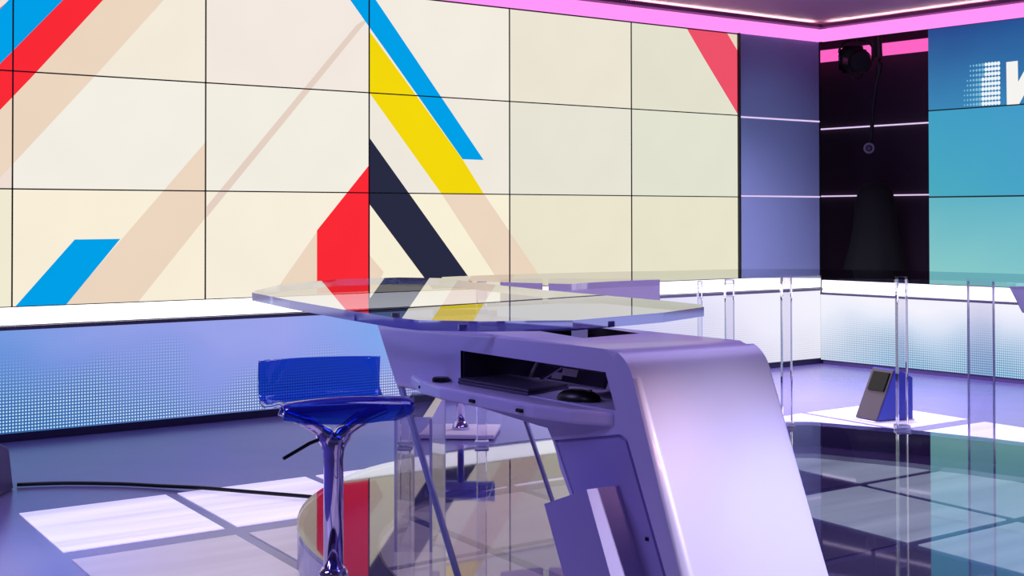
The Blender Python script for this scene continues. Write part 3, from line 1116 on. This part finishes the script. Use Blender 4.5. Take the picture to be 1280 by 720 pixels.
t1, h1 = arc_table('glass_table', 'curved clear glass table on acrylic posts at the right rim of the stage', -16, 49.6, 1.15, 2.08, 0.985,
                   [(3.17, -3.04, 0.055), (3.579, -3.49, 0.055)])
pl = link('plate_leg', prism([(-0.065, 0.0), (0.065, 0.0), (0.065, h1), (-0.065, h1)], 'y', -0.008, 0.008), M_SHEET, t1, (3.60 - SCX, -3.965 - SCY, 0), -1.3)
for s in (-1, 1):
    link('plate_edge', box((s * 0.065, 0, h1 / 2), (0.006, 0.018, h1 - 0.002)), M_AEDGE, pl)
link('end_bracket', prism([(-0.06, 0.0), (0.10, 0.0), (0.10, -0.12), (0.0, -0.12)], 'y', -0.006, 0.006, 0.002), M_FROST, t1, (3.071 - SCX, -4.541 - SCY, h1 - 0.002), -0.66)
t2, h2 = arc_table('glass_table', 'clear glass table with frosted lavender front panels behind the desk', 49.7, 112, 1.15, 2.08, 0.985,
                   [(2.566, -3.191, 0.045), (2.339, -3.205, 0.022), (1.479, -2.533, 0.05)])
for (xa, ya, xb, yb) in ((1.955, -2.48, 2.38, -2.875), (1.70, -2.40, 1.93, -2.46)):
    ang = math.atan2(yb - ya, xb - xa)
    ln = math.hypot(xb - xa, yb - ya)
    link('front_panel', box((0, 0, 0), (ln, 0.012, 0.13), 0.003), M_FROST, t2, ((xa + xb) / 2 - SCX, (ya + yb) / 2 - SCY, h2 - 0.068), ang)

# ------------------------------------------------------------------ floor monitors and cable
t = thing('floor_monitor', 'grey wedge floor monitor with dark screen and blue sides by the clear posts', 'monitor', (4.62, -2.56, 0.005), -0.20)
side = [(-0.13, 0.0), (0.16, 0.0), (0.16, 0.26), (0.06, 0.305), (0.015, 0.315)]
link('housing', prism([(a, b) for a, b in side], 'y', -0.10, 0.10, 0.006), M_BLUEP, t, (0, 0, 0.012))
fa = math.atan2(0.315, 0.145)
rm = Matrix.Rotation(-(math.pi / 2 - fa) * -1, 3, 'Y')
link('front_plate', box((-0.062, 0, 0.168), (0.008, 0.196, 0.335), 0.002, rm), M_GREYM, t)
link('screen', box((-0.035, -0.006, 0.247), (0.010, 0.150, 0.125), 0.002, rm), M_BLACK, t)
link('foot_plate', box((0.01, 0, 0.005), (0.32, 0.21, 0.010), 0.002), M_PAPER, t)
link('knob', lathe([(0, 0), (0.012, 0), (0.012, 0.02), (0, 0.02)], 12), M_BLACK, t, (0.172, 0.02, 0.03))

t = thing('floor_monitor', 'plum wedge floor monitor cut off by the left edge of the picture', 'monitor', (-0.70, -1.46, 0.005), 0.9)
link('housing', prism([(-0.20, 0.0), (0.15, 0.0), (0.09, 0.20), (-0.20, 0.30)], 'y', -0.16, 0.16, 0.006), M_WEDGE, t)
link('base_plate', box((-0.025, 0, 0.004), (0.34, 0.31, 0.006)), M_BLACK, t, (0, 0, -0.004))

pts = [(-0.45, -1.40, 0.012), (-0.258, -1.498, 0.012), (-0.054, -1.685, 0.012), (0.08, -1.86, 0.012), (0.193, -2.035, 0.016), (0.33, -2.27, 0.016), (0.47, -2.51, 0.016), (0.55, -2.66, 0.016)]
cb = link('floor_cable', tube(spline(pts, 5), 0.009, 8), M_CABLE, smooth=True)
tag(cb, 'thin black cable lying across the floor to the round platform', 'cable')

# ------------------------------------------------------------------ in the niche: lantern, hanging cable, loop lens, draped camera
t = thing('stage_lantern', 'black stage lantern with barn doors hanging before the pink light band', 'lantern', (7.62, 0.02, 2.70), 2.5)
link('housing', lathe([(0, -0.15), (0.09, -0.15), (0.11, -0.12), (0.11, 0.10), (0.125, 0.12), (0.125, 0.14), (0.10, 0.14), (0.10, 0.125), (0, 0.125)], 24), M_BLACK, t).rotation_euler = (math.radians(80), 0, 0)
for k in range(4):
    a = k * math.pi / 2
    d = link('barn_door', prism([(-0.09, 0.0), (0.09, 0.0), (0.12, 0.13), (-0.12, 0.13)], 'y', -0.002, 0.002), M_BLACK, t)
    d.matrix_local = Matrix.Rotation(math.radians(80), 4, 'X') @ Matrix.Rotation(a, 4, 'Z') @ Matrix.Translation((0, 0.125, 0.14)) @ Matrix.Rotation(math.radians(70), 4, 'X') @ Matrix.Rotation(math.radians(-90), 4, 'X') @ Matrix.Rotation(math.radians(90), 4, 'X')
bm = bmesh.new()
add_tube(bm, spline([(-0.15, 0, 0.0), (-0.155, 0, 0.10), (-0.10, 0, 0.17), (0, 0, 0.185), (0.10, 0, 0.17), (0.155, 0, 0.10), (0.15, 0, 0.0)], 4), 0.010, 8)
link('yoke', bm_mesh('yk', bm), M_BLACK, t)
link('hanger', tube([(0, 0, 0.18), (0, 0, 0.335)], 0.012, 8), M_BLACK, t)
link('clamp', box((-0.16, 0.0, 0.10), (0.04, 0.05, 0.14), 0.006), M_BLACK, t)
link('safety_loop', tube(spline([(-0.05, 0.02, -0.10), (-0.03, 0.02, -0.15), (0.03, 0.02, -0.16), (0.06, 0.02, -0.10)], 5), 0.006, 6), M_BLACK, t)
cb = link('hanging_cable', tube(spline([(7.6, -0.24, 3.02), (7.6, -0.245, 2.80), (7.6, -0.25, 2.62), (7.6, -0.21, 2.45), (7.6, -0.18, 2.28), (7.6, -0.165, 2.10), (7.6, -0.15, 1.95)], 5), [0.028] * 12 + [0.018] * 19, 8), M_CABLE, smooth=True)
tag(cb, 'black cable hanging down beside the stage lantern in the dark niche', 'cable')
t = thing('robot_camera', 'small round grey camera lens hanging in the dark niche', 'camera', (7.6, -0.13, 1.90), -0.9)
link('housing', lathe([(0, 0.05), (0.03, 0.045), (0.045, 0.02), (0.048, 0.0), (0.04, -0.02), (0, -0.02)], 24), M_BLACK, t, (0, 0, 0)).rotation_euler = (math.radians(90), 0, 0)
link('lens_ring', lathe([(0.030, 0.0), (0.048, 0.0), (0.048, 0.012), (0.030, 0.012), (0.030, 0.0)], 28), M_GREYM, t, (0, -0.045, 0)).rotation_euler = (math.radians(90), 0, 0)
link('lens', lathe([(0, 0.008), (0.012, 0.006), (0.020, 0.0), (0, 0.0)], 20), M_DGREY, t, (0, -0.05, 0)).rotation_euler = (math.radians(90), 0, 0)

t = thing('studio_camera', 'studio camera hidden under a black drape in the dark niche', 'camera', (7.62, -0.18, 0.0), 0.9)
bm = bmesh.new()
secs = [(0.02, 0.30, 0.34), (0.60, 0.30, 0.31), (0.85, 0.27, 0.27), (1.05, 0.22, 0.22), (1.25, 0.165, 0.19), (1.42, 0.155, 0.175), (1.52, 0.13, 0.15), (1.585, 0.075, 0.09), (1.60, 0.0, 0.0)]
rings = []
for z, rx, ry in secs:
    if rx == 0:
        rings.append([bm.verts.new((0, 0, z))])
    else:
        rings.append([bm.verts.new((rx * (1 + 0.05 * math.sin(7 * k / 28 * 2 * math.pi) * (1.6 - z)) * math.cos(k / 28 * 2 * math.pi), ry * (1 + 0.05 * math.sin(9 * k / 28 * 2 * math.pi) * (1.6 - z)) * math.sin(k / 28 * 2 * math.pi), z)) for k in range(28)])
for a, b in zip(rings, rings[1:]):
    for k in range(28):
        if len(b) == 1:
            bm.faces.new((a[k], a[(k + 1) % 28], b[0]))
        else:
            bm.faces.new((a[k], a[(k + 1) % 28], b[(k + 1) % 28], b[k]))
bm.faces.new(rings[0][::-1])
link('drape', bm_mesh('dr', bm), M_CLOTH, t, smooth=True)
link('viewfinder', box((0.36, -0.02, 1.22), (0.16, 0.12, 0.14), 0.01), M_BLACK, t)
link('pan_bar', tube([(0.12, -0.05, 1.05), (0.36, -0.02, 1.16)], 0.014, 8), M_BLACK, t)
link('handle', tube([(0.24, -0.05, 1.02), (0.36, -0.08, 0.90)], 0.02, 8), M_BLACK, t)
